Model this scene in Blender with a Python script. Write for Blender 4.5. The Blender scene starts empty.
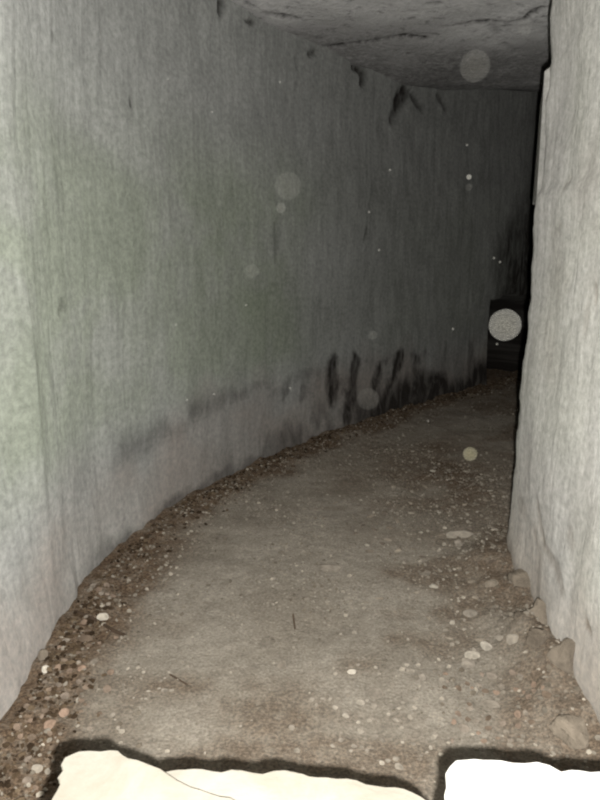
import bpy, math, random
import numpy as np
from mathutils import Vector

random.seed(11)
rng = np.random.default_rng(11)
scene = bpy.context.scene
C = scene.collection

# ------------------------------------------------------------------ view
F = 700.0
PITCH = math.atan(147 / F)
CAM = np.array([0.0, 0.0, 1.4])
FWD = np.array([0, math.cos(PITCH), -math.sin(PITCH)])
UP = np.array([0, math.sin(PITCH), math.cos(PITCH)])
RT = np.array([1.0, 0, 0])

def ray(u, v):
    return FWD + RT * ((u - 300) / F) - UP * ((v - 400) / F)

def on_plane(u, v, z=0.0):
    d = ray(u, v)
    return CAM + d * ((z - CAM[2]) / d[2])

def at_y(u, v, y):
    d = ray(u, v)
    return CAM + d * (y / d[1])

# ------------------------------------------------------------------ noise
def _hash(ix, iy, iz):
    h = (ix.astype(np.int64) * 374761393 + iy.astype(np.int64) * 668265263 + iz.astype(np.int64) * 2147483647 + 1013904223) & 0xFFFFFFFF
    h = ((h ^ (h >> 13)) * 1274126177) & 0xFFFFFFFF
    h = ((h ^ (h >> 16)) * 2246822519) & 0xFFFFFFFF
    return ((h ^ (h >> 15)) & 0xFFFFFF) / float(0xFFFFFF)

def vnoise(x, y, z=0.0):
    x, y, z = np.broadcast_arrays(np.asarray(x, float), np.asarray(y, float), np.asarray(z, float))
    ix, iy, iz = np.floor(x), np.floor(y), np.floor(z)
    fx, fy, fz = x - ix, y - iy, z - iz
    fx, fy, fz = [t * t * (3 - 2 * t) for t in (fx, fy, fz)]
    r = 0
    for a in (0, 1):
        for b in (0, 1):
            for c in (0, 1):
                w = (fx if a else 1 - fx) * (fy if b else 1 - fy) * (fz if c else 1 - fz)
                r = r + w * _hash(ix + a, iy + b, iz + c)
    return r * 2 - 1

def fbm(x, y, z=0.0, o=4):
    r, a = 0, 1.0
    for k in range(o):
        r = r + a * vnoise(np.asarray(x) * 2 ** k + 17.3 * k, np.asarray(y) * 2 ** k + 5.1 * k, np.asarray(z) * 2 ** k)
        a *= 0.5
    return r

def sstep(a, b, x):
    t = np.clip((x - a) / (b - a), 0, 1)
    return t * t * (3 - 2 * t)

# ------------------------------------------------------------------ mesh helpers
def add_mesh(name, verts, faces, mat, smooth=True):
    me = bpy.data.meshes.new(name)
    me.from_pydata([tuple(v) for v in verts], [], [tuple(f) for f in faces])
    me.update()
    if smooth:
        me.polygons.foreach_set('use_smooth', np.ones(len(me.polygons), bool))
    me.materials.append(mat)
    o = bpy.data.objects.new(name, me)
    C.objects.link(o)
    return o

def grid_obj(name, P, mat, flip=False, attrs=None, uv=None):
    n, m = P.shape[:2]
    idx = np.arange(n * m).reshape(n, m)
    q = np.stack([idx[:-1, :-1], idx[1:, :-1], idx[1:, 1:], idx[:-1, 1:]], -1).reshape(-1, 4)
    if flip:
        q = q[:, ::-1]
    me = bpy.data.meshes.new(name)
    me.vertices.add(n * m)
    me.vertices.foreach_set('co', P.reshape(-1).astype(np.float32))
    nf = len(q)
    me.loops.add(nf * 4)
    me.loops.foreach_set('vertex_index', q.reshape(-1).astype(np.int32))
    me.polygons.add(nf)
    me.polygons.foreach_set('loop_start', np.arange(0, nf * 4, 4, dtype=np.int32))
    me.polygons.foreach_set('loop_total', np.full(nf, 4, np.int32))
    me.polygons.foreach_set('use_smooth', np.ones(nf, bool))
    me.update(calc_edges=True)
    for k, a in (attrs or {}).items():
        at = me.attributes.new(k, 'FLOAT', 'POINT')
        at.data.foreach_set('value', np.clip(a, 0, 1).reshape(-1).astype(np.float32))
    if uv is not None:
        at = me.attributes.new('wall_uv', 'FLOAT_VECTOR', 'POINT')
        v3 = np.concatenate([uv.reshape(-1, 2), np.zeros((n * m, 1))], 1)
        at.data.foreach_set('vector', v3.reshape(-1).astype(np.float32))
    me.materials.append(mat)
    o = bpy.data.objects.new(name, me)
    C.objects.link(o)
    return o

def structure(o):
    o['kind'] = 'structure'
    return o

def tag(o, label, cat, group=None, kind=None):
    o['label'] = label
    o['category'] = cat
    if group: o['group'] = group
    if kind: o['kind'] = kind
    return o

# ------------------------------------------------------------------ material helpers
class NT:
    def __init__(self, name):
        self.m = bpy.data.materials.new(name)
        self.m.use_nodes = True
        self.t = self.m.node_tree
        self.t.nodes.clear()
        self.out = self.n('ShaderNodeOutputMaterial')
    def n(self, typ, **kw):
        nd = self.t.nodes.new(typ)
        for k, v in kw.items():
            setattr(nd, k, v)
        return nd
    def link(self, a, b):
        self.t.links.new(a, b)
    def put(self, sock, v):
        if isinstance(v, bpy.types.NodeSocket):
            self.link(v, sock)
        else:
            sock.default_value = v
    def noise(self, vec, scale, detail=4, rough=0.55, dist=0.0):
        nd = self.n('ShaderNodeTexNoise')
        self.link(vec, nd.inputs['Vector'])
        nd.inputs['Scale'].default_value = scale
        nd.inputs['Detail'].default_value = detail
        nd.inputs['Roughness'].default_value = rough
        nd.inputs['Distortion'].default_value = dist
        return nd.outputs['Fac']
    def vor(self, vec, scale, out='Color', feature='F1'):
        nd = self.n('ShaderNodeTexVoronoi', feature=feature)
        self.link(vec, nd.inputs['Vector'])
        nd.inputs['Scale'].default_value = scale
        return nd.outputs[out]
    def math(self, op, a, b=0.0, c=0.0):
        nd = self.n('ShaderNodeMath', operation=op)
        for i, v in enumerate((a, b, c)):
            self.put(nd.inputs[i], v)
        return nd.outputs[0]
    def ramp(self, fac, lo, hi, a=0.0, b=1.0):
        nd = self.n('ShaderNodeMapRange', interpolation_type='SMOOTHSTEP')
        self.put(nd.inputs['Value'], fac)
        for k, v in (('From Min', lo), ('From Max', hi), ('To Min', a), ('To Max', b)):
            nd.inputs[k].default_value = v
        return nd.outputs['Result']
    def mix(self, fac, a, b, mode='MIX'):
        nd = self.n('ShaderNodeMix', data_type='RGBA', blend_type=mode)
        self.put(nd.inputs[0], fac)
        for s, v in ((nd.inputs[6], a), (nd.inputs[7], b)):
            self.put(s, v if isinstance(v, bpy.types.NodeSocket) else (*v, 1.0))
        return nd.outputs[2]
    def cramp(self, fac, stops):
        nd = self.n('ShaderNodeValToRGB')
        self.link(fac, nd.inputs[0])
        e = nd.color_ramp.elements
        while len(e) < len(stops):
            e.new(0.5)
        for el, (p, c) in zip(e, stops):
            el.position = p
            el.color = (*c, 1)
        return nd.outputs[0]
    def attr(self, name):
        nd = self.n('ShaderNodeAttribute', attribute_name=name)
        return nd.outputs['Fac']
    def vattr(self, name):
        nd = self.n('ShaderNodeAttribute', attribute_name=name)
        return nd.outputs['Vector']
    def mapping(self, vec, scale):
        nd = self.n('ShaderNodeMapping')
        self.link(vec, nd.inputs['Vector'])
        nd.inputs['Scale'].default_value = scale
        return nd.outputs[0]
    def pos(self):
        return self.n('ShaderNodeNewGeometry').outputs['Position']
    def obj(self):
        return self.n('ShaderNodeTexCoord').outputs['Object']
    def finish(self, col, height=None, dist=0.01, strength=1.0, rough=1.0):
        b = self.n('ShaderNodeBsdfDiffuse')
        self.put(b.inputs['Color'], col if isinstance(col, bpy.types.NodeSocket) else (*col, 1))
        b.inputs['Roughness'].default_value = rough
        if height is not None:
            bp = self.n('ShaderNodeBump')
            bp.inputs['Strength'].default_value = strength
            bp.inputs['Distance'].default_value = dist
            self.link(height, bp.inputs['Height'])
            self.link(bp.outputs[0], b.inputs['Normal'])
        self.link(b.outputs[0], self.out.inputs[0])
        return self.m

def wall_material(name, base, lowc, greenc, stain_shade_col, bump):
    N = NT(name)
    uv = N.vattr('wall_uv')
    streak = N.noise(N.mapping(uv, (26, 1.6, 1)), 1.0, 5, 0.6, 0.3)       # near-vertical pick and trowel strokes
    fine = N.noise(N.mapping(uv, (60, 12, 1)), 1.0, 3, 0.6)
    blot = N.noise(uv, 1.7, 5, 0.6, 0.4)
    grain = N.noise(uv, 34, 5, 0.75)
    mott = N.noise(N.mapping(uv, (9, 4, 1)), 1.0, 5, 0.7, 0.6)
    c = N.mix(N.ramp(streak, 0.33, 0.68), tuple(x * 0.90 for x in base), tuple(min(1, x * 1.07) for x in base))
    c = N.mix(N.ramp(blot, 0.35, 0.7, 0, 0.45), c, tuple(x * 0.74 for x in base))
    c = N.mix(N.math('MULTIPLY', N.attr('green'), N.ramp(blot, 0.30, 0.62, 0.35, 1.0)), c, greenc)
    c = N.mix(N.math('MULTIPLY', N.attr('low'), N.ramp(grain, 0.25, 0.7, 0.55, 1.0)), c, lowc)
    st = N.math('MULTIPLY', N.attr('stain_shade'), N.ramp(N.noise(N.mapping(uv, (11, 4, 1)), 1.0, 4, 0.65, 0.5), 0.3, 0.65, 0.80, 1.18))
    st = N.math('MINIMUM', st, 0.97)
    c = N.mix(st, c, stain_shade_col)  # one dark tone for wall marks and painted shade
    g = N.math('MULTIPLY', N.ramp(grain, 0.25, 0.75, 0.74, 1.22), N.ramp(mott, 0.3, 0.7, 0.88, 1.10))
    gc = N.n('ShaderNodeCombineColor')
    for i in range(3):
        N.link(g, gc.inputs[i])
    c = N.mix(1.0, c, gc.outputs[0], 'MULTIPLY')
    h = N.math('ADD', N.math('MULTIPLY', streak, 1.0), N.math('MULTIPLY', fine, 0.3))
    h = N.math('ADD', h, N.math('MULTIPLY', grain, 0.9))
    return N.finish(c, h, bump, 1.0)

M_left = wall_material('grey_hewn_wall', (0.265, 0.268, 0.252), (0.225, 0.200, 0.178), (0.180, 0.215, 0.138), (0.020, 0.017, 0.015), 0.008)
M_right = wall_material('pale_hewn_wall', (0.290, 0.282, 0.262), (0.235, 0.208, 0.178), (0.265, 0.265, 0.230), (0.10, 0.082, 0.064), 0.006)

N = NT('ceiling_rock')
p = N.pos()
blot = N.noise(p, 1.6, 6, 0.62, 0.5)
gr = N.noise(p, 26, 5, 0.7)
c = N.mix(N.ramp(blot, 0.35, 0.68), (0.48, 0.47, 0.45), (0.58, 0.57, 0.55))
c = N.mix(N.ramp(gr, 0.3, 0.72, 0.7, 0.0), c, (0.34, 0.33, 0.32))
pit = N.noise(p, 11, 5, 0.75)
c = N.mix(N.ramp(pit, 0.54, 0.70, 0, 0.70), c, (0.11, 0.105, 0.10))
c = N.mix(N.math('MINIMUM', N.math('MULTIPLY', N.attr('stain_shade'), N.ramp(gr, 0.3, 0.6, 0.4, 1.2)), 0.96), c, (0.025, 0.022, 0.02))
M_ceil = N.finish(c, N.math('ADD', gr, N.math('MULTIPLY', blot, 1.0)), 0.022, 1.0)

N = NT('trodden_floor')
p = N.pos()
blot = N.noise(p, 2.2, 6, 0.65, 0.6)
mid = N.noise(p, 14, 5, 0.7)
gr = N.noise(p, 95, 4, 0.75)
cell = N.vor(p, 62, 'Color')
cs = N.n('ShaderNodeSeparateColor'); N.link(cell, cs.inputs[0])
cell_d = N.vor(p, 62, 'Distance')
c = N.mix(N.ramp(blot, 0.33, 0.7), (0.196, 0.172, 0.139), (0.272, 0.245, 0.203))
c = N.mix(N.ramp(mid, 0.35, 0.72, 0.0, 0.55), c, (0.14, 0.120, 0.097))
soil = N.math('MULTIPLY', N.attr('soil'), N.ramp(mid, 0.25, 0.6, 0.6, 1.0))
c = N.mix(soil, c, N.mix(N.ramp(gr, 0.3, 0.7), (0.045, 0.030, 0.019), (0.135, 0.092, 0.060)))
chip = N.math('MULTIPLY', N.ramp(cs.outputs[0], 0.80, 0.92), N.attr('gravel'))
c = N.mix(N.math('MULTIPLY', chip, N.ramp(cell_d, 0.55, 0.35, 0, 0.9)), c, N.mix(cs.outputs[1], (0.26, 0.22, 0.17), (0.33, 0.30, 0.25)))
g = N.ramp(gr, 0.25, 0.75, 0.66, 1.32)
gc = N.n('ShaderNodeCombineColor')
for i in range(3):
    N.link(g, gc.inputs[i])
c = N.mix(1.0, c, gc.outputs[0], 'MULTIPLY')
h = N.math('ADD', N.math('MULTIPLY', mid, 1.2), N.math('MULTIPLY', gr, 0.5))
h = N.math('ADD', h, N.math('MULTIPLY', chip, 0.35))
M_floor = N.finish(c, h, 0.018, 1.0)

def stone_material(name, stops, rnd='object', bump=0.004, scale=30, spot=0.6):
    N = NT(name)
    if rnd == 'object':
        r = N.n('ShaderNodeObjectInfo').outputs['Random']
    else:
        r = N.n('ShaderNodeNewGeometry').outputs['Random Per Island']
    c = N.cramp(r, stops)
    gr = N.noise(N.pos(), scale, 4, 0.7)
    g = N.ramp(gr, 0.25, 0.75, spot, 1.2)
    gc = N.n('ShaderNodeCombineColor')
    for i in range(3):
        N.link(g, gc.inputs[i])
    c = N.mix(1.0, c, gc.outputs[0], 'MULTIPLY')
    return N.finish(c, gr, bump, 1.0)

M_peb_brown = stone_material('brown_gravel', [(0, (.12, .09, .065)), (.3, (.17, .13, .098)), (.55, (.215, .155, .115)), (.75, (.19, .16, .13)), (1, (.24, .205, .165))])
M_peb_dark = stone_material('damp_brown_gravel', [(0, (.05, .036, .025)), (.5, (.085, .062, .043)), (1, (.14, .11, .08))])
M_peb_grey = stone_material('grey_gravel', [(0, (.18, .155, .125)), (.35, (.22, .192, .157)), (.7, (.26, .228, .185)), (1, (.31, .275, .225))])
M_peb_pale = stone_material('pale_pebble', [(0, (.33, .295, .24)), (.5, (.40, .36, .30)), (1, (.48, .44, .37))])
M_chip = stone_material('flaky_chips', [(0, (.12, .095, .075)), (.4, (.19, .16, .125)), (.7, (.27, .23, .18)), (1, (.37, .34, .28))])
M_crumb = stone_material('floor_crumbs', [(0, (.13, .108, .082)), (.45, (.19, .165, .132)), (.8, (.24, .21, .17)), (1, (.35, .31, .25))], 'island')
M_clod = stone_material('damp_litter', [(0, (.025, .017, .011)), (.4, (.052, .036, .023)), (.75, (.085, .060, .038)), (1, (.14, .105, .07))], 'island')
M_rock = stone_material('bank_rock', [(0, (.12, .098, .075)), (.5, (.165, .138, .108)), (1, (.21, .175, .135))], 'object', 0.03, 16)
M_orange = stone_material('reddish_stone', [(0, (.25, .17, .12)), (1, (.28, .20, .15))])
M_dark = stone_material('dark_twig', [(0, (.05, .035, .025)), (1, (.07, .05, .035))])

N = NT('white_limestone')
p = N.obj()
b1 = N.noise(p, 7, 6, 0.65, 0.4); b2 = N.noise(N.mapping(p, (18, 50, 18)), 1.0, 4, 0.7)
c = N.mix(N.ramp(b1, 0.35, 0.7), (0.135, 0.123, 0.101), (0.168, 0.158, 0.136))
c = N.mix(N.ramp(b2, 0.55, 0.75, 0, 0.35), c, (0.135, 0.118, 0.092))
M_slab = N.finish(c, N.math('ADD', b1, N.math('MULTIPLY', b2, 0.4)), 0.008, 1.0)
N = NT('bright_limestone')
p = N.obj()
b1 = N.noise(p, 9, 5, 0.6)
c = N.mix(N.ramp(b1, 0.35, 0.7), (0.27, 0.262, 0.24), (0.32, 0.312, 0.295))
M_block = N.finish(c, b1, 0.006, 1.0)
N = NT('rubble_parapet')
p = N.pos()
c = N.mix(N.noise(p, 9, 5, 0.7), (0.16, 0.13, 0.10), (0.32, 0.28, 0.22))
M_par = N.finish(c, N.noise(p, 20, 5, 0.7), 0.02, 1.0)

# ------------------------------------------------------------------ left wall: vertical hewn face that bends to the right
foot_px = [(0, 740), (22, 695), (45, 650), (68, 607), (92, 574), (120, 545), (150, 524), (195, 494), (240, 468), (290, 447), (350, 425), (410, 405), (480, 386)]
foot = [on_plane(u, v)[:2] for u, v in foot_px]
d0 = np.array([-0.01, -1.0])
path = [np.array([foot[0][0] + 0.02, -0.8]), np.array([foot[0][0] + 0.01, 0.3]), np.array([foot[0][0], 1.2])] + foot
dd = foot[-1] - foot[-3]; dd = dd / np.linalg.norm(dd)
for k in (1.0, 2.2, 3.6, 5.0):
    path.append(foot[-1] + dd * k)
path = np.array(path)
print('LEFT PATH', np.round(path, 2).tolist())

def resample(path, ds, smooth=6):
    seg = np.linalg.norm(np.diff(path, axis=0), axis=1)
    s = np.concatenate([[0], np.cumsum(seg)])
    t = np.arange(0, s[-1], ds)
    P = np.stack([np.interp(t, s, path[:, k]) for k in (0, 1)], 1)
    w = int(smooth)
    for _ in range(3):
        Q = P.copy()
        for i in range(-w, w + 1):
            pass
        ker = np.ones(2 * w + 1) / (2 * w + 1)
        for k in (0, 1):
            pad = np.concatenate([2 * P[0, k] - P[w:0:-1, k], P[:, k], 2 * P[-1, k] - P[-2:-w - 2:-1, k]])
            Q[:, k] = np.convolve(pad, ker, 'valid')
        P = Q
    seg = np.linalg.norm(np.diff(P, axis=0), axis=1)
    s = np.concatenate([[0], np.cumsum(seg)])
    T = np.gradient(P, axis=0)
    T /= np.linalg.norm(T, axis=1)[:, None]
    return P, s, T

LP, LS, LT = resample(path, 0.018, 7)
LN = np.stack([LT[:, 1], -LT[:, 0]], 1)                       # towards the passage
HC = 2.80

def wall_sz(u, v):
    """where a sight line meets the left wall: (s, z)"""
    d = ray(u, v)
    a = d[0] * LP[:, 1] - d[1] * LP[:, 0]
    for i in range(len(a) - 1):
        if a[i] * a[i + 1] <= 0 and LP[i, 1] > 0.5:
            k = LP[i, 1] / d[1]
            return LS[i], CAM[2] + d[2] * k
    return LS[-1], 1.0

for q in [(215, 0), (250, 22), (310, 53), (362, 67), (411, 86), (520, 88)]:
    print('TOP', q, np.round(wall_sz(*q), 2))

zz = np.arange(-0.10, 3.25, 0.018)
S, Z = np.meshgrid(LS, zz, indexing='ij')

def seg_dist(S, Z, a, b):
    a, b = np.array(a), np.array(b)
    ab = b - a
    t = np.clip(((S - a[0]) * ab[0] + (Z - a[1]) * ab[1]) / (ab @ ab + 1e-9), 0, 1)
    return np.hypot(S - a[0] - t * ab[0], Z - a[1] - t * ab[1])

stain_shade = np.zeros_like(S); carve = np.zeros_like(S)  # first mask holds real marks plus painted shade
def streak_px(pts, r, amt, dep=0.0):
    global stain_shade, carve
    q = [wall_sz(*p) for p in pts]
    wob = 0.45 * r * fbm(S * 12, Z * 6, 3.0, 3) + 0.15 * r * fbm(S * 40, Z * 30, 5.0, 2)
    d = np.minimum.reduce([seg_dist(S, Z, q[i], q[i + 1]) for i in range(len(q) - 1)]) + wob
    m = 1 - sstep(0.0, r * 1.25, d)
    stain_shade = np.maximum(stain_shade, m * amt)
    carve = np.maximum(carve, m * dep)

# moist black runs above the floor
streak_px([(334, 362), (330, 392)], 0.13, 0.90)
streak_px([(356, 360), (352, 385), (346, 418)], 0.12, 0.90)
streak_px([(379, 362), (374, 388)], 0.10, 0.9)
streak_px([(398, 358), (388, 392), (384, 410)], 0.11, 0.90)
streak_px([(416, 362), (412, 384)], 0.13, 0.9)
streak_px([(446, 345), (440, 380)], 0.10, 0.55)
streak_px([(472, 345), (468, 378)], 0.10, 0.6)
streak_px([(285, 392), (283, 400)], 0.08, 0.5)
streak_px([(306, 375), (303, 395)], 0.07, 0.55)
# crevices under the ceiling and chips in the face, their depth shade painted in
streak_px([(408, 90), (405, 100), (396, 120)], 0.075, 0.95, 0.05)
streak_px([(412, 92), (424, 108)], 0.045, 0.7, 0.03)
streak_px([(440, 96), (449, 110)], 0.05, 0.7, 0.03)
streak_px([(357, 65), (366, 72), (367, 82)], 0.05, 0.9, 0.05)
streak_px([(312, 54), (318, 51)], 0.03, 0.8, 0.03)
streak_px([(298, 58), (300, 68)], 0.025, 0.75, 0.02)
streak_px([(222, 2), (220, 12)], 0.035, 0.85, 0.03)
streak_px([(246, 21), (254, 22)], 0.025, 0.8, 0.03)
streak_px([(368, 228), (364, 242)], 0.03, 0.7, 0.01)
streak_px([(372, 206), (378, 186)], 0.03, 0.4, 0.01)
streak_px([(276, 225), (278, 262)], 0.03, 0.45, 0.01)
streak_px([(318, 182), (312, 215)], 0.06, 0.25)
streak_px([(68, 302), (66, 314)], 0.022, 0.6, 0.008)
streak_px([(134, 99), (134, 105)], 0.012, 0.7)
streak_px([(52, 32), (53, 40)], 0.012, 0.5)

# mottled tide line about 0.45 m over the floor, darker further in
tl = 0.46 + 0.05 * fbm(S * 1.7, 0 * Z, 1.0, 3)
band = np.exp(-((Z - tl) / 0.085) ** 2) * sstep(-0.75, 0.45, fbm(S * 4.3, Z * 7, 4.0, 4))
s80 = wall_sz(78, 470)[0]
stain_shade = np.maximum(stain_shade, 0.42 * band * sstep(s80 - 0.2, s80 + 0.4, S))
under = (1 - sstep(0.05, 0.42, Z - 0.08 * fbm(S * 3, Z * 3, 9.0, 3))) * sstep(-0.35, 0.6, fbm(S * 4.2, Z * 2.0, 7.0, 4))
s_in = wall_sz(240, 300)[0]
falloff = sstep(s_in - 1.8, s_in + 3.2, S + 0.5 * fbm(S * 1.3, Z * 1.1, 21.0, 4))    # colour darkens deeper in to copy the flash falling off
stain_shade = np.maximum(stain_shade, 0.72 * under * sstep(s_in - 1.0, s_in + 1.0, S))
stain_shade = np.maximum(stain_shade, 0.36 * falloff)
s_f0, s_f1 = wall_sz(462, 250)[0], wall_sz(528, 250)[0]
stain_shade = np.maximum(stain_shade, 0.90 * sstep(s_f0, s_f1, S + 0.4 * fbm(S * 1.5, Z * 1.0, 23.0, 4)) * (1 - 0.45 * sstep(1.4, 2.5, Z)))  # far end painted near black in place of lost flash light
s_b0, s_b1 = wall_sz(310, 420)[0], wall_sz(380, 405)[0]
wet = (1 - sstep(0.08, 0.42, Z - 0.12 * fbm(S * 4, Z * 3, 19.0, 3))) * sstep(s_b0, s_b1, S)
stain_shade = np.maximum(stain_shade, 0.92 * wet)
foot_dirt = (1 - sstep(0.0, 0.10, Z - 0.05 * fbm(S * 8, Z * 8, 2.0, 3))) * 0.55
stain_shade = np.maximum(stain_shade, foot_dirt * sstep(s80 - 0.4, s80 + 0.6, S))
low = (1 - sstep(tl - 0.22, tl + 0.16, Z + 0.10 * fbm(S * 3, Z * 3, 6.0, 4))) * (0.55 + 0.45 * sstep(-0.6, 0.6, fbm(S * 2, Z * 2.5, 66.0, 3)))
g = fbm(S * 0.9, Z * 0.8, 31.0, 4)
green = (0.5 + 0.5 * sstep(-0.3, 0.6, g)) * (1 - 0.8 * sstep(s_in - 0.3, s_in + 1.2, S)) * sstep(0.4, 0.75, Z) * (1 - sstep(1.6, 2.3, Z)) * 0.85

disp = 0.028 * fbm(S * 1.1, Z * 0.8, 0.5, 3) + 0.006 * fbm(S * 8, Z * 1.1, 12.0, 3) + 0.0022 * fbm(S * 26, Z * 6, 13.0, 2)
disp = disp - carve
disp += 0.018 * (1 - sstep(0, 0.25, Z)) * sstep(-0.5, 0.6, fbm(S * 3, Z * 2, 44.0, 3))
s_a, s_b = wall_sz(2, 420)[0], wall_sz(44, 420)[0]
disp -= 0.12 * np.clip((s_b - S) / (s_b - s_a), 0, 2.0) * (0.25 + 0.75 * sstep(0.0, 0.8, Z))
# low dark niche in the far face
n0 = wall_sz(489, 350)[0]
nz = wall_sz(500, 300)[1]
niche = sstep(n0 - 0.02, n0 + 0.03, S) * (1 - sstep(n0 + 0.95, n0 + 1.0, S)) * (1 - sstep(nz - 0.03, nz + 0.05, Z + 0.06 * fbm(S * 4, Z * 4, 3.0, 2)))
disp = disp - 1.1 * niche
lean = 0.0
P = np.zeros(S.shape + (3,))
P[..., 0] = LP[:, None, 0] + LN[:, None, 0] * disp
P[..., 1] = LP[:, None, 1] + LN[:, None, 1] * disp
P[..., 2] = Z
structure(grid_obj('wall_left', P, M_left, True, dict(stain_shade=stain_shade, low=low, green=green), np.stack([S, Z], -1)))

# ------------------------------------------------------------------ right wall: ends in an upright hewn corner
edge_px = [(549, -40), (548, 0), (547, 60), (545, 70), (541, 140), (537, 190), (532, 200), (531, 240), (528, 300), (522, 360), (518, 395), (513, 440), (508, 495), (505, 530), (506, 545), (508, 553), (510, 560)]
CY = on_plane(508, 556)[1]
edge = np.array([at_y(u, v, CY) for u, v in edge_px])
ez, ex = edge[::-1, 2], edge[::-1, 0]
print('EDGE', CY, np.round(ez, 2).tolist(), np.round(ex, 2).tolist())
xe = lambda z: np.interp(z, ez, ex)
r_near = on_plane(590, 712)
print('RNEAR', r_near)
rp = [np.array([r_near[0] - 0.03, -0.8]), np.array([r_near[0] - 0.02, 0.6]), r_near[:2], np.array([ex[0] + 0.0, CY - 0.05]),
      np.array([ex[0] + 0.03, CY + 0.05]), np.array([ex[0] + 0.5, CY + 0.75]), np.array([ex[0] + 1.7, CY + 2.2]), np.array([ex[0] + 4.5, CY + 4.6])]
RP, RS, RT_ = resample(np.array(rp), 0.018, 1)
RN = np.stack([-RT_[:, 1], RT_[:, 0]], 1)
S, Z = np.meshgrid(RS, zz, indexing='ij')
ic = int(np.argmin(np.hypot(RP[:, 0] - ex[0], RP[:, 1] - CY)))
sc_ = RS[ic]
fade = sstep(sc_ - 2.2, sc_, S)
shift = (xe(Z) - ex[0]) * (0.55 + 0.45 * fade)
carve = np.zeros_like(S)
disp = 0.02 * fbm(S * 1.3, Z * 1.0, 70.5, 3) + 0.004 * fbm(S * 6, Z * 1.6, 72.0, 3) + 0.003 * fbm(S * 12, Z * 9, 73.0, 3)
disp *= 0.4 + 0.6 * (1 - sstep(0.0, 0.15, np.abs(S - sc_)))*0 + 0.6 * sstep(0.0, 0.3, np.abs(S - sc_))
disp += 0.005 * fbm(Z * 14, 0 * S, 5.0, 3) * (1 - sstep(0, 0.12, np.abs(S - sc_)))
flare = (1 - sstep(0.0, 0.34, Z)) ** 2
disp += 0.015 * flare * (0.6 + 0.8 * fbm(S * 3, Z * 3, 81.0, 3))
stain_shade = np.zeros_like(S)
def rcrack(pts, r, amt):
    global stain_shade, disp
    q = []
    for (u, v) in pts:
        d = ray(u, v)
        best = None
        k0 = CY / d[1]
        # march along the sight line to the leaning face
        for y in np.linspace(1.2, CY, 400):
            pt = CAM + d * (y / d[1])
            xw = np.interp(y, RP[:ic, 1], RP[:ic, 0])
            sw = np.interp(y, RP[:ic, 1], RS[:ic])
            fd = 0.55 + 0.45 * float(sstep(sc_ - 2.2, sc_, np.array(sw)))
            if pt[0] >= xw + (float(xe(pt[2])) - ex[0]) * fd:
                best = (sw, pt[2]); break
        q.append(best or (sc_, pt[2]))
    d = np.minimum.reduce([seg_dist(S, Z, q[i], q[i + 1]) for i in range(len(q) - 1)]) + 0.3 * r * fbm(S * 20, Z * 20, 3.0, 3)
    m = 1 - sstep(r * 0.3, r, d)
    stain_shade = np.maximum(stain_shade, m * amt)
    disp = disp - 0.012 * m * amt
rcrack([(541, 505), (544, 532), (551, 550), (562, 572), (567, 590)], 0.035, 0.45)
rcrack([(520, 505), (525, 512)], 0.06, 0.25)
rcrack([(536, 530), (537, 536)], 0.03, 0.4)
rcrack([(573, 533), (575, 540)], 0.04, 0.3)
rcrack([(592, 624), (594, 630)], 0.022, 0.75)
rcrack([(592, 300), (590, 330)], 0.03, 0.25)
rcrack([(570, 180), (565, 186)], 0.03, 0.3)
rcrack([(560, 225), (556, 232)], 0.02, 0.3)
rcrack([(597, 285), (597, 300)], 0.02, 0.5)
stain_shade = np.maximum(stain_shade, 0.62 * (1 - sstep(0.0, 0.16, Z + 0.05 * fbm(S * 5, Z * 5, 2.0, 3))))
stain_shade = np.maximum(stain_shade, 0.22 * sstep(0.0, 0.9, fbm(S * 2.0, Z * 1.5, 91.0, 4)))
low = 1 - sstep(0.05, 0.65, Z + 0.14 * fbm(S * 3, Z * 3, 6.0, 3))
green = 0.5 * sstep(0.0, 0.8, fbm(S * 1.2, Z, 55.0, 3))
P = np.zeros(S.shape + (3,))
P[..., 0] = RP[:, None, 0] + RN[:, None, 0] * disp + shift
P[..., 1] = RP[:, None, 1] + RN[:, None, 1] * disp
P[..., 2] = Z
# a second, receding dressing of the corner between about 2 m and the ceiling
zt, zb = at_y(545, 66, CY)[2], at_y(534, 194, CY)[2]
Yr = P[..., 1]
m = (Z > zb) & (Z < zt) & (S > sc_ + 0.01) & (Yr < CY + 0.70) & (Yr > CY)
kx = np.interp(Z, [zb, zt], [532.5, 540.5]); tt = np.clip((Yr - CY) / 0.68, 0, 1)
k0 = np.interp(Z, [zb, zt], [537.0, 545.0])
kk = k0 + (kx - k0) * tt
xn = (kk - 300) / F * (Yr * math.cos(PITCH) + (1.4 - Z) * math.sin(PITCH))
P[..., 0] = np.where(m, xn, P[..., 0])
structure(grid_obj('wall_right', P, M_right, False, dict(stain_shade=stain_shade, low=low, green=green), np.stack([S, Z], -1)))
# narrow hewn pilaster edge set just beyond the corner, high up
# ------------------------------------------------------------------ floor
def left_dist(x, y):
    x = np.asarray(x, float); y = np.asarray(y, float)
    sh = x.shape
    X = x.reshape(-1); Y = y.reshape(-1)
    sub = LP[::6]; nn = LN[::6]
    out = np.empty(X.size)
    for i in range(0, X.size, 20000):
        dx = X[i:i + 20000, None] - sub[None, :, 0]; dy = Y[i:i + 20000, None] - sub[None, :, 1]
        k = np.argmin(dx * dx + dy * dy, 1)
        r = np.arange(len(k))
        out[i:i + 20000] = dx[r, k] * nn[k, 0] + dy[r, k] * nn[k, 1]
    return out.reshape(sh)

def right_dist(x, y):
    return np.interp(y, RP[:, 1], RP[:, 0]) - np.asarray(x, float)

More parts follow.
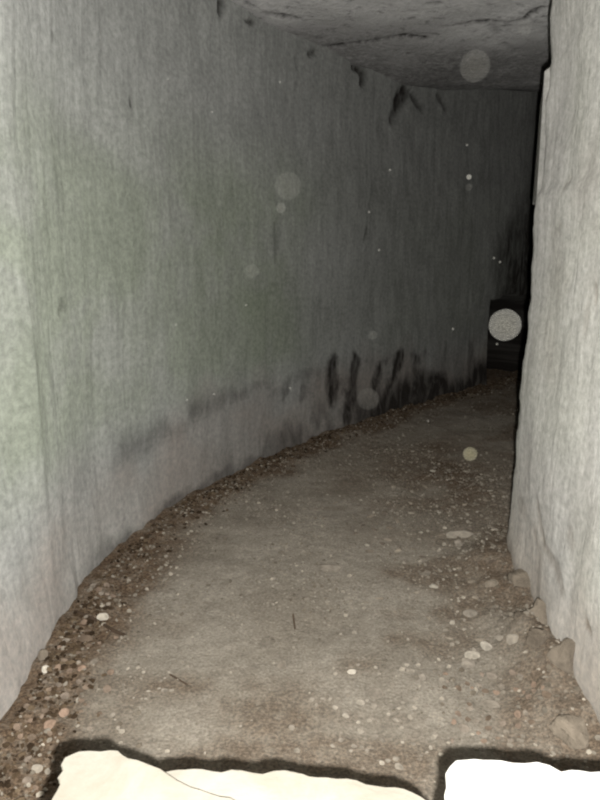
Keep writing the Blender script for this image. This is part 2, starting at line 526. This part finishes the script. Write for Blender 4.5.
def floor_h(x, y):
    x = np.asarray(x, float); y = np.asarray(y, float)
    h = 0.012 * fbm(x * 1.6, y * 1.6, 1.5, 4) + 0.004 * fbm(x * 9, y * 9, 2.5, 3)
    dr = right_dist(x, y)
    bank = (1 - sstep(0.04, 0.34, dr + 0.08 * fbm(x * 4, y * 4, 8.0, 3))) * (1 - sstep(CY - 0.3, CY + 0.5, y))
    h = h + bank * (0.085 + 0.05 * fbm(x * 6, y * 6, 9.0, 3))
    dl = left_dist(x, y)
    strip = 1 - sstep(0.10, 0.34, dl + 0.07 * fbm(x * 5, y * 5, 10.0, 3))
    h = h + strip * (0.012 + 0.016 * fbm(x * 11, y * 11, 11.0, 3))
    return h

gx = np.arange(-1.35, 5.6, 0.024); gy = np.arange(-0.8, 11.2, 0.024)
X, Y = np.meshgrid(gx, gy, indexing='ij')
H = floor_h(X, Y)
DL = left_dist(X, Y); DR = right_dist(X, Y)
wob = fbm(X * 3.2, Y * 3.2, 14.0, 4)
soil = 0.95 * (1 - sstep(0.16, 0.36, DL + 0.10 * wob))
soil = np.maximum(soil, 0.75 * (1 - sstep(0.10, 0.34, DR + 0.10 * wob)) * (1 - sstep(3.3, 4.0, Y)))
soil = np.maximum(soil, 0.60 * sstep(0.15, 0.75, fbm(X * 1.6, Y * 2.4, 18.0, 4) + 0.5 * sstep(0.0, 0.8, X) * sstep(2.3, 3.2, Y) - 0.25))
blob = np.exp(-((X - 0.95) / 0.65) ** 2 - ((Y - 4.4) / 1.1) ** 2) * (0.75 + 0.5 * fbm(X * 4, Y * 4, 28.0, 4))
soil = np.maximum(soil, 0.85 * np.clip(blob, 0, 1))
soil = np.maximum(soil, 0.6 * sstep(5.4, 7.2, Y + 0.4 * wob))  # floor colour darkens gradually towards the far end
gravel = np.clip(0.25 + 0.8 * sstep(-0.2, 0.6, fbm(X * 1.5, Y * 1.5, 24.0, 3)), 0, 1)
P = np.stack([X, Y, H], -1)
structure(grid_obj('floor', P, M_floor, False, dict(soil=soil, gravel=gravel)))

# ------------------------------------------------------------------ ceiling
gx = np.arange(-1.6, 5.8, 0.03); gy = np.arange(-0.9, 11.4, 0.03)
X, Y = np.meshgrid(gx, gy, indexing='ij')
Hc = HC + 0.022 * fbm(X * 0.8, Y * 0.8, 40.0, 3) + 0.009 * fbm(X * 3, Y * 3, 41.0, 4) + 0.05 * (1 - sstep(3.2, 5.4, Y)) + 0.36 * sstep(6.2, 8.6, Y)
stain_shade = np.zeros_like(X)
def ccrack(pts, r, amt, dep=0.02):
    global stain_shade, Hc
    q = [on_plane(u, v, HC)[:2] for u, v in pts]
    d = np.minimum.reduce([seg_dist(X, Y, q[i], q[i + 1]) for i in range(len(q) - 1)]) + 0.6 * r * fbm(X * 12, Y * 6, 3.0, 3)
    m = (1 - sstep(r * 0.25, r, d)) * amt
    stain_shade = np.maximum(stain_shade, m)
    Hc = Hc + dep * m
ccrack([(318, 52), (345, 46), (385, 40), (405, 36), (425, 38)], 0.04, 0.85)
ccrack([(440, 28), (468, 25), (495, 22), (520, 20), (543, 8)], 0.035, 0.85)
ccrack([(240, 4), (262, 14), (300, 22)], 0.025, 0.8)
ccrack([(430, 6), (438, 6)], 0.04, 0.6)
ccrack([(398, 12), (420, 14)], 0.03, 0.4)
ccrack([(410, 86), (470, 87), (525, 88)], 0.10, 0.6, 0.0)
ccrack([(492, 24), (500, 38), (520, 50)], 0.03, 0.4)
stain_shade = np.maximum(stain_shade, 0.55 * sstep(4.5, 5.7, Y + 0.35 * fbm(X * 1.2, Y * 1.2, 61.0, 4)))  # flash fade over the far ceiling, painted into its colour
stain_shade = np.maximum(stain_shade, 0.3 * (1 - sstep(0.0, 0.16, left_dist(X, Y) + 0.08 * fbm(X * 5, Y * 5, 4.0, 3))))
structure(grid_obj('ceiling', np.stack([X, Y, Hc], -1), M_ceil, True, dict(stain_shade=stain_shade)))

# ------------------------------------------------------------------ foreground parapet and its stones
import bmesh
def slab(name, outline, top, bottom, mat, amp=0.006, seed=0.0, res=0.012):
    """broken stone slab from a plan outline; irregular top, rounded rim, rough sides"""
    pts = []
    n = len(outline)
    for i in range(n):
        a, b = np.array(outline[i]), np.array(outline[(i + 1) % n])
        k = max(1, int(np.linalg.norm(b - a) / res))
        for j in range(k):
            pts.append(a + (b - a) * j / k)
    pts = np.array(pts)
    for _ in range(2):
        pts = 0.25 * np.roll(pts, 1, 0) + 0.5 * pts + 0.25 * np.roll(pts, -1, 0)
    cen = pts.mean(0)
    t = np.roll(pts, -1, 0) - np.roll(pts, 1, 0)
    t /= np.linalg.norm(t, axis=1)[:, None] + 1e-9
    area = np.sum(pts[:, 0] * np.roll(pts[:, 1], -1) - np.roll(pts[:, 0], -1) * pts[:, 1])
    nrm = np.stack([t[:, 1], -t[:, 0]], 1) * (1 if area > 0 else -1)
    pts = pts + nrm * (0.006 * fbm(pts[:, 0] * 55, pts[:, 1] * 55, seed, 4) - 0.001)[:, None]
    prof = [(0.000, -0.014), (0.0, -0.005), (-0.004, -0.001), (-0.010, 0.0)]
    L = len(pts)
    verts, rings = [], []
    hgt = top - bottom
    for f in (1.0, 0.75, 0.5, 0.25):
        z = top - 0.014 - (hgt - 0.014) * f
        nz = 0.006 * fbm(pts[:, 0] * 25, pts[:, 1] * 25, z * 30 + seed, 3) - 0.006
        ring = pts + nrm * nz[:, None]
        rings.append([len(verts) + i for i in range(L)])
        verts += [(p[0], p[1], z) for p in ring]
    for off, dz in prof:
        ring = pts + nrm * off
        rings.append([len(verts) + i for i in range(L)])
        verts += [(p[0], p[1], top + dz) for p in ring]
    bm = bmesh.new()
    vs = [bm.verts.new(v) for v in verts]
    for a, b in zip(rings[:-1], rings[1:]):
        for i in range(L):
            j = (i + 1) % L
            bm.faces.new((vs[a[i]], vs[a[j]], vs[b[j]], vs[b[i]]))
    bm.faces.new([vs[i] for i in rings[0]][::-1])
    tf = bm.faces.new([vs[i] for i in rings[-1]])
    bmesh.ops.triangulate(bm, faces=[tf])
    inner = [e for e in bm.edges if all(v.index == -1 or True for v in e.verts) and e.calc_length() > 0.05 and all(abs(v.co.z - top) < 1e-5 for v in e.verts)]
    for _ in range(3):
        inner = [e for e in bm.edges if e.calc_length() > 0.035 and all(abs(v.co.z - top) < 1e-5 for v in e.verts)]
        bmesh.ops.subdivide_edges(bm, edges=inner, cuts=1)
        bmesh.ops.triangulate(bm, faces=[f for f in bm.faces if len(f.verts) > 4 and all(abs(v.co.z - top) < 1e-5 for v in f.verts)])
    bmesh.ops.recalc_face_normals(bm, faces=bm.faces)
    tops = [v for v in bm.verts if abs(v.co.z - top) < 1e-5]
    co = np.array([v.co[:] for v in tops])
    dz = amp * fbm(co[:, 0] * 9, co[:, 1] * 9, seed, 4)
    for v, d in zip(tops, dz):
        v.co.z += float(d) - amp * 0.5
    cx, cy = float(cen[0]), float(cen[1])
    for v in bm.verts:
        v.co.x -= cx; v.co.y -= cy; v.co.z -= bottom
    me = bpy.data.meshes.new(name)
    bm.to_mesh(me); bm.free()
    me.polygons.foreach_set('use_smooth', np.ones(len(me.polygons), bool))
    me.materials.append(mat)
    o = bpy.data.objects.new(name, me)
    o.location = (cx, cy, bottom)
    C.objects.link(o)
    return o

ZT = 1.4 - 0.82
PX = lambda pts, z: [on_plane(u, v, z)[:2] for u, v in pts]
def shift_near(pts, z, ys):
    return PX(pts, z) + ys
# middle slab lies on the parapet, the left slab on it, the right block on the parapet
mid_px = [(152, 776), (162, 768), (178, 765), (193, 765), (203, 767), (212, 770), (222, 769), (232, 768), (241, 769), (253, 768), (264, 771), (272, 771), (284, 768), (296, 767), (312, 770), (326, 775), (338, 778), (356, 780), (376, 782), (396, 786), (412, 790), (424, 794), (431, 798)]
zM = ZT - 0.012
o = slab('stone_slab', PX(mid_px, zM) + [np.array((0.25, 0.73)), np.array((0.21, 0.46)), np.array((-0.34, 0.46)), np.array((-0.36, 0.78)), np.array((-0.26, 0.89))], zM, 0.445, M_slab, 0.004, 3.0)
tag(o, 'cream slab with a ragged far edge, between the left slab and the right block', 'stone', 'broken stones along the parapet')
left_px = [(48, 812), (53, 797), (58, 782), (62, 768), (64, 757), (69, 751), (77, 749), (90, 748), (104, 748), (118, 749), (130, 753), (140, 757), (150, 762), (160, 768), (172, 773), (186, 778), (204, 786), (222, 794), (240, 801), (262, 810)]
o = slab('stone_slab', PX(left_px, ZT + 0.012) + [np.array((-0.02, 0.72)), np.array((0.02, 0.47)), np.array((-0.40, 0.47)), np.array((-0.37, 0.72))], ZT + 0.012, zM, M_slab, 0.004, 9.0)
tag(o, 'leftmost cream slab with rounded corner, lying over the edge of the middle slab', 'stone', 'broken stones along the parapet')
right_px = [(437, 812), (441, 797), (444, 785), (446, 772), (449, 764), (456, 759), (466, 757), (482, 757), (500, 758), (510, 759), (524, 759), (538, 762), (550, 764), (562, 768), (580, 770), (600, 771), (630, 775)]
o = slab('stone_block', PX(right_px, ZT + 0.02) + [np.array((0.50, 0.47)), np.array((0.23, 0.47)), np.array((0.226, 0.72))], ZT + 0.02, 0.445, M_block, 0.004, 15.0)
tag(o, 'bright white block at the lower right corner of the passage foreground', 'stone', 'broken stones along the parapet')
# the low wall they lie on
gx = np.linspace(-0.93, 0.92, 60)
prof = [(0.82, -0.05), (0.82, 0.2), (0.81, 0.36), (0.80, 0.41), (0.77, 0.44), (0.6, 0.443), (0.5, 0.443), (0.40, 0.443), (0.39, 0.4), (0.39, 0.2), (0.39, -0.05)]
P = np.zeros((60, len(prof), 3))
for j, (y, z) in enumerate(prof):
    P[:, j, 0] = gx; P[:, j, 2] = z + (0.0 if z >= 0.55 else 0)
    P[:, j, 1] = y + (0.012 * fbm(gx * 6, 0 * gx + z * 5, 33.0, 3) - 0.01) * (1 if y > 0.7 else (-1 if y < 0.4 else 0))
structure(grid_obj('wall_front', P, M_par, True))

# ------------------------------------------------------------------ stones
def ico(sub):
    bm = bmesh.new()
    bmesh.ops.create_icosphere(bm, subdivisions=sub, radius=1.0)
    v = np.array([x.co[:] for x in bm.verts]); f = np.array([[y.index for y in x.verts] for x in bm.faces])
    bm.free()
    return v, f
ICO1, ICO2, ICO3 = ico(1), ico(2), ico(3)

def stone_verts(base, seed, lump=0.25, facet=0.0, dims=(1, 1, 1)):
    v = base.copy()
    if facet:
        r_ = np.random.default_rng(int(seed * 100))
        for _ in range(int(facet)):
            n = r_.normal(size=3); n /= np.linalg.norm(n)
            c = r_.uniform(0.45, 0.85)
            d = v @ n - c
            v = v - np.clip(d, 0, None)[:, None] * n
    r = 1 + lump * fbm(v[:, 0] * 1.3 + seed, v[:, 1] * 1.3 + seed * 2, v[:, 2] * 1.3, 3)
    v = v * r[:, None] * np.array(dims)
    return v

def stone_mesh(name, base, seed, lump, facet, dims, mat):
    v = stone_verts(base[0], seed, lump, facet, dims)
    me = bpy.data.meshes.new(name)
    me.from_pydata(v.tolist(), [], base[1].tolist())
    me.update()
    me.polygons.foreach_set('use_smooth', np.ones(len(me.polygons), bool))
    me.materials.append(mat)
    return me

def place_stone(name, me, x, y, size, rz, tilt=(0, 0), sink=0.25):
    o = bpy.data.objects.new(name, me)
    C.objects.link(o)
    zs = np.array([v.co.z for v in me.vertices])
    o.location = (x, y, float(floor_h(np.array([x]), np.array([y]))[0]) - float(zs.min()) * size * (1 - 2 * sink))
    o.rotation_euler = (tilt[0], tilt[1], rz)
    o.scale = (size,) * 3
    return o

def px_stone(name, u, v, wpx, mat, label, cat='stone', dims=(1, .75, .5), facet=3, lump=.22, seed=1.0, rz=0.0, sink=.25, group=None, tilt=(0, 0)):
    q = on_plane(u, v)
    d = np.linalg.norm(q - CAM)
    size = wpx / F * d / 2
    me = stone_mesh(name, ICO3, seed, lump, facet, dims, mat)
    o = place_stone(name, me, q[0], q[1], size, rz, tilt, sink)
    return tag(o, label, cat, group)

# distinct ones
px_stone('pebble', 472, 655, 15, M_peb_pale, 'oval cream pebble lying left of the rounder white pebble, before the right wall', 'pebble', (1, .7, .45), 2, .12, 1.1, 0.1)
px_stone('pebble', 486, 649, 11, M_peb_pale, 'whitest rounded pebble, right of the oval cream pebble before the right wall', 'pebble', (.9, 1.15, .6), 2, .12, 2.2, 0.4)
px_stone('pebble', 468, 663, 13, M_peb_grey, 'tan pebble just below the oval cream pebble before the right wall', 'pebble', (1, .9, .4), 2, .15, 2.9, 0.6)
px_stone('pebble', 500, 647, 10, M_peb_grey, 'small brown pebble right of the whitest pebble before the right wall', 'pebble', (1, .7, .5), 2, .15, 3.3, 0.2)
px_stone('pebble', 512, 656, 15, M_peb_grey, 'greyish lump right of the pair of white pebbles', 'pebble', (1, .8, .6), 3, .2, 3.9, 0.9)
px_stone('stone_flake', 459, 537, 28, M_peb_grey, 'long flat pale flake on dark ground left of the right wall corner', 'stone', (1, .5, .22), 2, .2, 4.4, 0.15)
px_stone('stone_flake', 441, 539, 10, M_chip, 'small tan chip touching the left end of the long pale flake', 'stone', (1, .9, .5), 3, .2, 5.1, 0.4)
px_stone('stone_flake', 458, 546, 12, M_peb_grey, 'brownish chip just below the long pale flake', 'stone', (1, .7, .5), 3, .2, 5.6, 1.4)
px_stone('pebble', 470, 614, 15, M_peb_grey, 'smooth tan pebble at the foot of the dirt bank, above the white pebbles', 'pebble', (1, .7, .5), 2, .12, 6.0, 0.1)
px_stone('pebble', 453, 621, 7, M_peb_pale, 'tiny cream pebble left of the smooth tan pebble by the bank', 'pebble', (1, .8, .6), 2, .12, 6.6, 0.5)
px_stone('stone_flake', 491, 594, 17, M_chip, 'brown oblong stone against the bank just below the right wall corner', 'stone', (1, .6, .5), 3, .2, 7.1, 0.5)
px_stone('stone_flake', 425, 574, 14, M_peb_grey, 'pale brown flake on open ground lower left of the long pale flake', 'stone', (1, .6, .3), 3, .2, 7.7, 0.2)
px_stone('stone_flake', 330, 568, 22, M_peb_grey, 'flat pale greyish patch of stone pressed into the middle of the path', 'stone', (1, 1.0, .10), 2, .3, 8.3, 0.7, .3)
px_stone('pebble', 103, 621, 11, M_peb_pale, 'rounded cream pebble by the dark groove near the left wall', 'pebble', (1, .85, .7), 2, .12, 9.0, 0.2, .15)
px_stone('stone', 86, 640, 12, M_peb_brown, 'brown stone in the litter below the cream pebble beside the left wall', 'stone', (1, .8, .6), 3, .2, 9.3, .2)
px_stone('stone', 51, 731, 12, M_orange, 'rounded reddish stone at the near end of the left rubble strip', 'stone', (1, .9, .7), 2, .15, 9.6, 0.3, .15)
px_stone('stone', 64, 714, 10, M_orange, 'smaller pinkish stone above the rounded reddish stone near the left wall', 'stone', (1, .8, .6), 3, .18, 10.1, 1.0, .2)
px_stone('stone', 82, 674, 8, M_orange, 'small pinkish stone midway along the left rubble strip', 'stone', (1, .8, .6), 3, .18, 10.5, 1.0, .2)
px_stone('pebble', 37, 771, 10, M_peb_grey, 'pale grey pebble left of the foreground slab', 'pebble', (1, .8, .6), 2, .15, 10.9, 0.0, .2)
px_stone('stone', 43, 665, 11, M_rock, 'grey stone tight against the left wall foot', 'stone', (.9, .8, .9), 3, .2, 11.3, 0.6, .15)
px_stone('stone', 46, 676, 9, M_peb_pale, 'chalky chip under the grey stone at the left wall foot', 'stone', (.8, .8, .9), 3, .2, 11.9, 0.6, .15)
px_stone('pebble', 283, 666, 12, M_peb_grey, 'tan pebble alone on the smooth middle of the path', 'pebble', (1, .75, .6), 3, .2, 12.3, 0.4, .2)
px_stone('pebble', 375, 696, 15, M_peb_grey, 'large greyish pebble in the gravel patch above the middle slab', 'pebble', (1, .95, .5), 2, .15, 12.9, 0.5, .2)
px_stone('pebble', 352, 674, 9, M_peb_pale, 'flat cream pebble above the large greyish pebble', 'pebble', (1, .55, .5), 2, .12, 13.4, 0.1, .2)
px_stone('stone', 490, 705, 17, M_peb_grey, 'flat grey stone on brown dirt above the bright white block', 'stone', (1, .6, .3), 2, .18, 14.0, -0.1, .2)
# rocks in the bank under the right wall
px_stone('rock', 562, 694, 40, M_rock, 'dark faced rock jutting from the foot of the right wall', 'rock', (.62, .9, .8), 9, .28, 15.2, 0.5, .34, 'rocks at the right wall foot')
px_stone('rock', 566, 744, 40, M_rock, 'lowest rock at the right wall foot, just above the bright white block', 'rock', (.9, .8, .62), 9, .28, 16.1, 1.9, .36, 'rocks at the right wall foot')
px_stone('rock', 546, 642, 52, M_rock, 'uppermost of the larger rocks against the right wall foot', 'rock', (.55, .9, .62), 8, .30, 17.3, 0.2, .34, 'rocks at the right wall foot')
px_stone('rock', 534, 668, 36, M_rock, 'broad brown rock half buried in the bank, left of the dark faced rock', 'rock', (.8, .9, .45), 8, .22, 18.4, 0.9, .33, 'rocks at the right wall foot')
px_stone('rock', 520, 596, 36, M_rock, 'low rock half buried right under the right wall corner', 'rock', (.6, 1.0, .40), 8, .22, 19.2, 0.3, .34, 'rocks at the right wall foot')

def twig(pts, r, label):
    w = [on_plane(u, v) for u, v in pts]
    cu = bpy.data.curves.new('twig', 'CURVE'); cu.dimensions = '3D'; cu.bevel_depth = r; cu.bevel_resolution = 2
    sp = cu.splines.new('NURBS'); sp.points.add(len(w) - 1); sp.use_endpoint_u = True; sp.order_u = 3
    for p_, q in zip(sp.points, w):
        p_.co = (q[0], q[1], float(floor_h(q[:1], q[1:2])[0]) + r * 0.8, 1)
    me0 = bpy.data.objects.new('tmp', cu)
    C.objects.link(me0)
    dg = bpy.context.evaluated_depsgraph_get(); dg.update()
    me = bpy.data.meshes.new_from_object(me0.evaluated_get(dg))
    bpy.data.objects.remove(me0)
    me.name = 'twig'; me.materials.clear(); me.materials.append(M_dark)
    o = bpy.data.objects.new('twig', me); C.objects.link(o)
    return tag(o, label, 'twig')
twig([(76, 612), (90, 619), (104, 628), (116, 635), (126, 638)], 0.006, 'dark stick lying out from the left wall foot beside the cream pebble')
twig([(293, 615), (294, 622), (295, 629)], 0.0035, 'short dark twig on the smooth middle of the path')
twig([(170, 676), (178, 680), (187, 686)], 0.0028, 'thin curved dark twig on the near left of the path')

# repeated gravel, one kind per zone
def in_zone(u, v, poly):
    c = False
    n = len(poly)
    for i in range(n):
        (x1, y1), (x2, y2) = poly[i], poly[(i + 1) % n]
        if (y1 > v) != (y2 > v) and u < (x2 - x1) * (v - y1) / (y2 - y1) + x1:
            c = not c
    return c

taken = []
for o in list(C.objects):
    if o.name.split('.')[0] in ('pebble', 'stone', 'stone_flake', 'rock'):
        taken.append((o.location.x, o.location.y, max(o.dimensions[:2]) / 2 if o.dimensions[0] else 0.02))

def scatter(name, cat, group, label, poly, n, wpx, mat, dims, facet, sink, seed):
    metric = [stone_mesh(name, ICO2, seed + k * 1.7, .22, facet, (1, random.uniform(dims[0], 1), random.uniform(dims[1], dims[2])), mat) for k in range(9)]
    us = [p[0] for p in poly]; vs = [p[1] for p in poly]
    done = 0; tries = 0
    while done < n and tries < n * 80:
        tries += 1
        u = random.uniform(min(us), max(us)); v = random.uniform(min(vs), max(vs))
        if not in_zone(u, v, poly):
            continue
        q = on_plane(u, v)
        size = random.uniform(*wpx) * (0.75 + 0.5 * random.random() ** 3) / F * np.linalg.norm(q - CAM) / 2
        if left_dist(q[:1], q[1:2])[0] < size + 0.03 or right_dist(q[0], q[1]) < size + 0.02:
            continue
        if any((q[0] - a) ** 2 + (q[1] - b) ** 2 < (size * 1.05 + r * 1.05) ** 2 for a, b, r in taken):
            continue
        taken.append((q[0], q[1], size))
        o = place_stone(name, metric[done % 9], q[0], q[1], size, random.uniform(0, 6.28), (random.uniform(-.25, .25), random.uniform(-.25, .25)), sink)
        tag(o, label, cat, group)
        done += 1

scatter('stone', 'stone', 'rubble strip along the left wall', 'small brown stone in the rubble strip along the left wall foot',
        [(8, 752), (45, 672), (95, 580), (122, 590), (112, 680), (96, 730), (58, 738), (38, 790), (4, 795)], 62, (5, 9), M_peb_brown, (.65, .4, .75), 3, .22, 20.0)
scatter('stone', 'stone', 'stones along the far left wall foot', 'brown stone in the dark litter along the curving left wall foot, farther in',
        [(98, 572), (160, 522), (245, 470), (330, 436), (340, 446), (262, 484), (190, 522), (128, 570)], 34, (4, 7), M_peb_dark, (.6, .4, .7), 3, .2, 30.0)
scatter('pebble', 'pebble', 'gravel patch above the middle slab', 'small tan pebble in the gravel patch just above the middle slab',
        [(300, 690), (345, 660), (420, 660), (440, 720), (430, 765), (400, 775), (330, 752)], 60, (4, 8), M_peb_grey, (.65, .4, .7), 2, .22, 40.0)
scatter('pebble', 'pebble', 'gravel above the right block', 'small brownish pebble on the dirt between the white pebbles and the bright right block',
        [(440, 668), (520, 672), (545, 705), (550, 742), (452, 742)], 45, (5, 9), M_peb_brown, (.65, .4, .7), 3, .22, 50.0)
scatter('stone_flake', 'stone', 'flaky chips before the right wall corner', 'flat stone chip on the darker rough ground left of the right wall corner',
        [(330, 500), (420, 470), (495, 470), (500, 560), (495, 640), (440, 640), (370, 600)], 55, (5, 11), M_chip, (.45, .16, .34), 3, .2, 60.0)
scatter('pebble', 'pebble', 'pebbles at the left of the path', 'small tan pebble beside the left rubble strip, just beyond the leftmost slab',
        [(96, 705), (118, 660), (190, 650), (185, 700), (100, 735)], 28, (3, 6), M_peb_grey, (.65, .4, .7), 3, .3, 70.0)

def stuff_stones(name, label, mat, cand, dims, facet, sink, seed):
    """one mesh of crumbs nobody could count"""
    base = ICO1
    xs = np.array([c[0] for c in cand]); ys = np.array([c[1] for c in cand]); rs = np.array([c[2] for c in cand])
    zs = floor_h(xs, ys)
    r_ = np.random.default_rng(int(seed))
    V, Fc = [], []
    prot = [stone_verts(base[0], seed + k * 1.3, .25, facet, (1, 1, 1)) for k in range(14)]
    nv = len(base[0])
    for i in range(len(xs)):
        v = prot[i % 14] * np.array([1, r_.uniform(dims[0], 1), r_.uniform(dims[1], dims[2])])
        a, b = r_.uniform(0, 6.28), r_.uniform(-.4, .4)
        ca, sa, cb, sb = math.cos(a), math.sin(a), math.cos(b), math.sin(b)
        R = np.array([[ca, -sa, 0], [sa, ca, 0], [0, 0, 1]]) @ np.array([[1, 0, 0], [0, cb, -sb], [0, sb, cb]])
        v = v @ R.T * rs[i]
        v = v + np.array([xs[i], ys[i], zs[i] - v[:, 2].min() * (1 - 2 * sink)])
        V.append(v); Fc.append(base[1] + i * nv)
    V = np.concatenate(V); Fc = np.concatenate(Fc)
    me = bpy.data.meshes.new(name)
    me.vertices.add(len(V)); me.vertices.foreach_set('co', V.reshape(-1).astype(np.float32))
    me.loops.add(Fc.size); me.loops.foreach_set('vertex_index', Fc.reshape(-1).astype(np.int32))
    me.polygons.add(len(Fc)); me.polygons.foreach_set('loop_start', np.arange(0, Fc.size, 3, dtype=np.int32)); me.polygons.foreach_set('loop_total', np.full(len(Fc), 3, np.int32))
    me.update(calc_edges=True)
    me.materials.append(mat)
    o = bpy.data.objects.new(name, me); C.objects.link(o)
    return tag(o, label, 'gravel', None, 'stuff')

# crumbs all over the path, thicker at the sides
cand = []
n = 42000
xs = rng.uniform(-1.0, 3.0, n); ys = rng.uniform(1.2, 8.0, n) ** 1.0
dl = left_dist(xs, ys); dr = right_dist(xs, ys)
den = 0.10 + 0.55 * sstep(-0.1, 0.7, fbm(xs * 1.5, ys * 1.5, 24.0, 3)) + 0.5 * (1 - sstep(0.2, 0.6, dl)) + 0.6 * sstep(0.25, 0.6, xs) * (1 - sstep(3.6, 5.0, ys))
den *= (1 - 0.6 * sstep(4.5, 7.0, ys))
ok = (dl > 0.04) & (dr > 0.04) & (rng.uniform(0, 1, n) < den)
for x, y in zip(xs[ok], ys[ok]):
    cand.append((x, y, 0.004 + 0.009 * rng.uniform() ** 2.6))
stuff_stones('gravel_crumbs', 'fine tan and grey crumbs strewn over the whole trodden path', M_crumb, cand, (.6, .4, .8), 3, .2, 5)
cand = []
n = 8000
k = rng.integers(0, len(LP), n)
dist = np.minimum(np.abs(rng.normal(0.0, 0.115, n)), rng.uniform(0.0, 0.27, n)) + 0.03
px_ = LP[k, 0] + LN[k, 0] * dist; py_ = LP[k, 1] + LN[k, 1] * dist
ok = (py_ > 1.3) & (py_ < 8.5) & (rng.uniform(0, 1, n) < 0.35 + 0.65 * sstep(-0.3, 0.4, fbm(px_ * 2.5, py_ * 2.5, 77.0, 3)))
for x, y in zip(px_[ok], py_[ok]):
    cand.append((x, y, 0.006 + 0.012 * rng.uniform() ** 2.5))
stuff_stones('soil_litter', 'dark brown crumbly soil and leaf litter heaped along the left wall foot', M_clod, cand, (.45, .25, .7), 4, .25, 6)

# ------------------------------------------------------------------ dust hanging in the air, caught by the flash
def mote_material(name, alpha, col, ring=0.0):
    N = NT(name)
    d = N.n('ShaderNodeBsdfDiffuse'); d.inputs['Color'].default_value = (*col, 1); d.inputs['Roughness'].default_value = 1.0
    t = N.n('ShaderNodeBsdfTransparent')
    m = N.n('ShaderNodeMixShader')
    nz = N.noise(N.obj(), 7.0, 3, 0.7)
    N.link(N.ramp(nz, 0.3, 0.7, alpha * 0.55, alpha * 1.45), m.inputs[0])
    N.link(t.outputs[0], m.inputs[1]); N.link(d.outputs[0], m.inputs[2])
    N.link(m.outputs[0], N.out.inputs[0])
    return N.m

def mote_mesh(mat, shells):
    V, Fc, nv = [], [], 0
    for r in shells:
        v = ICO3[0] * r
        v = v * (1 + 0.02 * fbm(v[:, 0] * 3, v[:, 1] * 3, v[:, 2] * 3 + r, 2))[:, None]
        V.append(v); Fc.append(ICO3[1] + nv); nv += len(v)
    me = bpy.data.meshes.new('dust_mote')
    me.from_pydata(np.concatenate(V).tolist(), [], np.concatenate(Fc).tolist())
    me.update()
    me.polygons.foreach_set('use_smooth', np.ones(len(me.polygons), bool))
    me.materials.append(mat)
    return me

MM = {}
def mote(u, v, dpx, y, strength, label, group=None, col=(.9, .88, .8)):
    key = (round(strength, 4), col, dpx > 20)
    if key not in MM:
        MM[key] = mote_mesh(mote_material('dust_veil', strength * 0.2, col), (1.0,) if dpx > 12 and strength > 0.02 else (1.0,))
    o = bpy.data.objects.new('dust_mote', MM[key]); C.objects.link(o)
    q = at_y(u, v, y)
    depth = (q - CAM) @ FWD
    o.location = q; o.scale = (dpx / F * depth / 2,) * 3
    return tag(o, label, 'dust mote', group)

mote(505, 325, 32, 0.95, 0.040, 'brightest and largest round dust mote in the air left of the right wall corner')
mote(470, 454, 14, 0.95, 0.034, 'small bright round dust mote hanging over the dark floor by the right wall corner', None, (.9, .85, .6))
mote(475, 66, 30, 0.95, 0.0105, 'big faint round dust mote hanging just under the ceiling')
mote(288, 186, 27, 0.95, 0.0065, 'big faint round dust mote before the middle of the left wall')
mote(281, 208, 10, 0.95, 0.012, 'small dust mote just below the big faint mote before the left wall')
mote(252, 271, 14, 0.95, 0.006, 'faint medium dust mote lower left of the pair before the left wall')
mote(368, 399, 22, 0.95, 0.0055, 'faint round dust mote before the black moist streaks low on the left wall')
mote(373, 335, 9, 0.95, 0.006, 'small faint dust mote above the black moist streaks of the left wall')
mote(525, 27, 14, 0.95, 0.006, 'faint dust mote under the ceiling close to the right wall')
mote(154, 596, 17, 0.95, 0.006, 'faint round dust mote over the near left of the path')
mote(469, 177, 5, 0.95, 0.05, 'tiny bright dust mote high before the dark end of the passage')
mote(469, 187, 7, 0.95, 0.005, 'dim dust speck just under the tiny bright mote before the dark passage')
mote(84, 389, 10, 0.95, 0.006, 'pale dust mote over the greenish part of the near left wall')
for (u, v) in [(168, 79), (66, 183), (390, 170), (467, 145), (369, 212), (62, 373), (500, 262), (453, 329), (428, 421), (290, 388), (176, 325), (379, 250), (246, 305), (187, 400), (214, 394), (494, 258), (497, 344), (100, 37), (212, 112), (280, 82)]:
    mote(u, v, 2.4, 0.95, 0.03, 'tiny pinprick dust speck floating in the air of the passage', 'pinprick dust specks')

# ------------------------------------------------------------------ light: the camera's flash, a little right of and below the lens
cam = bpy.data.cameras.new('camera')
cam.sensor_fit = 'VERTICAL'; cam.sensor_height = 36; cam.lens = 36 * F / 800
cam.clip_start = 0.02; cam.clip_end = 100
co = bpy.data.objects.new('camera', cam); C.objects.link(co)
co.location = CAM; co.rotation_euler = (math.pi / 2 - PITCH, 0, 0)
scene.camera = co

fl = bpy.data.lights.new('flash', 'POINT')
fl.energy = 475; fl.shadow_soft_size = 0.010; fl.color = (1.0, 0.985, 0.95)
fo = bpy.data.objects.new('flash', fl); C.objects.link(fo)
fo.location = CAM + RT * 0.031 - UP * 0.050

w = bpy.data.worlds.new('passage_air'); scene.world = w
w.use_nodes = True
w.node_tree.nodes['Background'].inputs[0].default_value = (0.6, 0.48, 0.44, 1)
w.node_tree.nodes['Background'].inputs[1].default_value = 0.003
scene.render.filter_size = 2.2
scene.cycles.filter_width = 2.2
scene.cycles.diffuse_bounces = 1

vs = scene.view_settings
vs.view_transform = 'Standard'; vs.look = 'None'; vs.exposure = 0.0; vs.gamma = 1.0; vs.use_curve_mapping = False
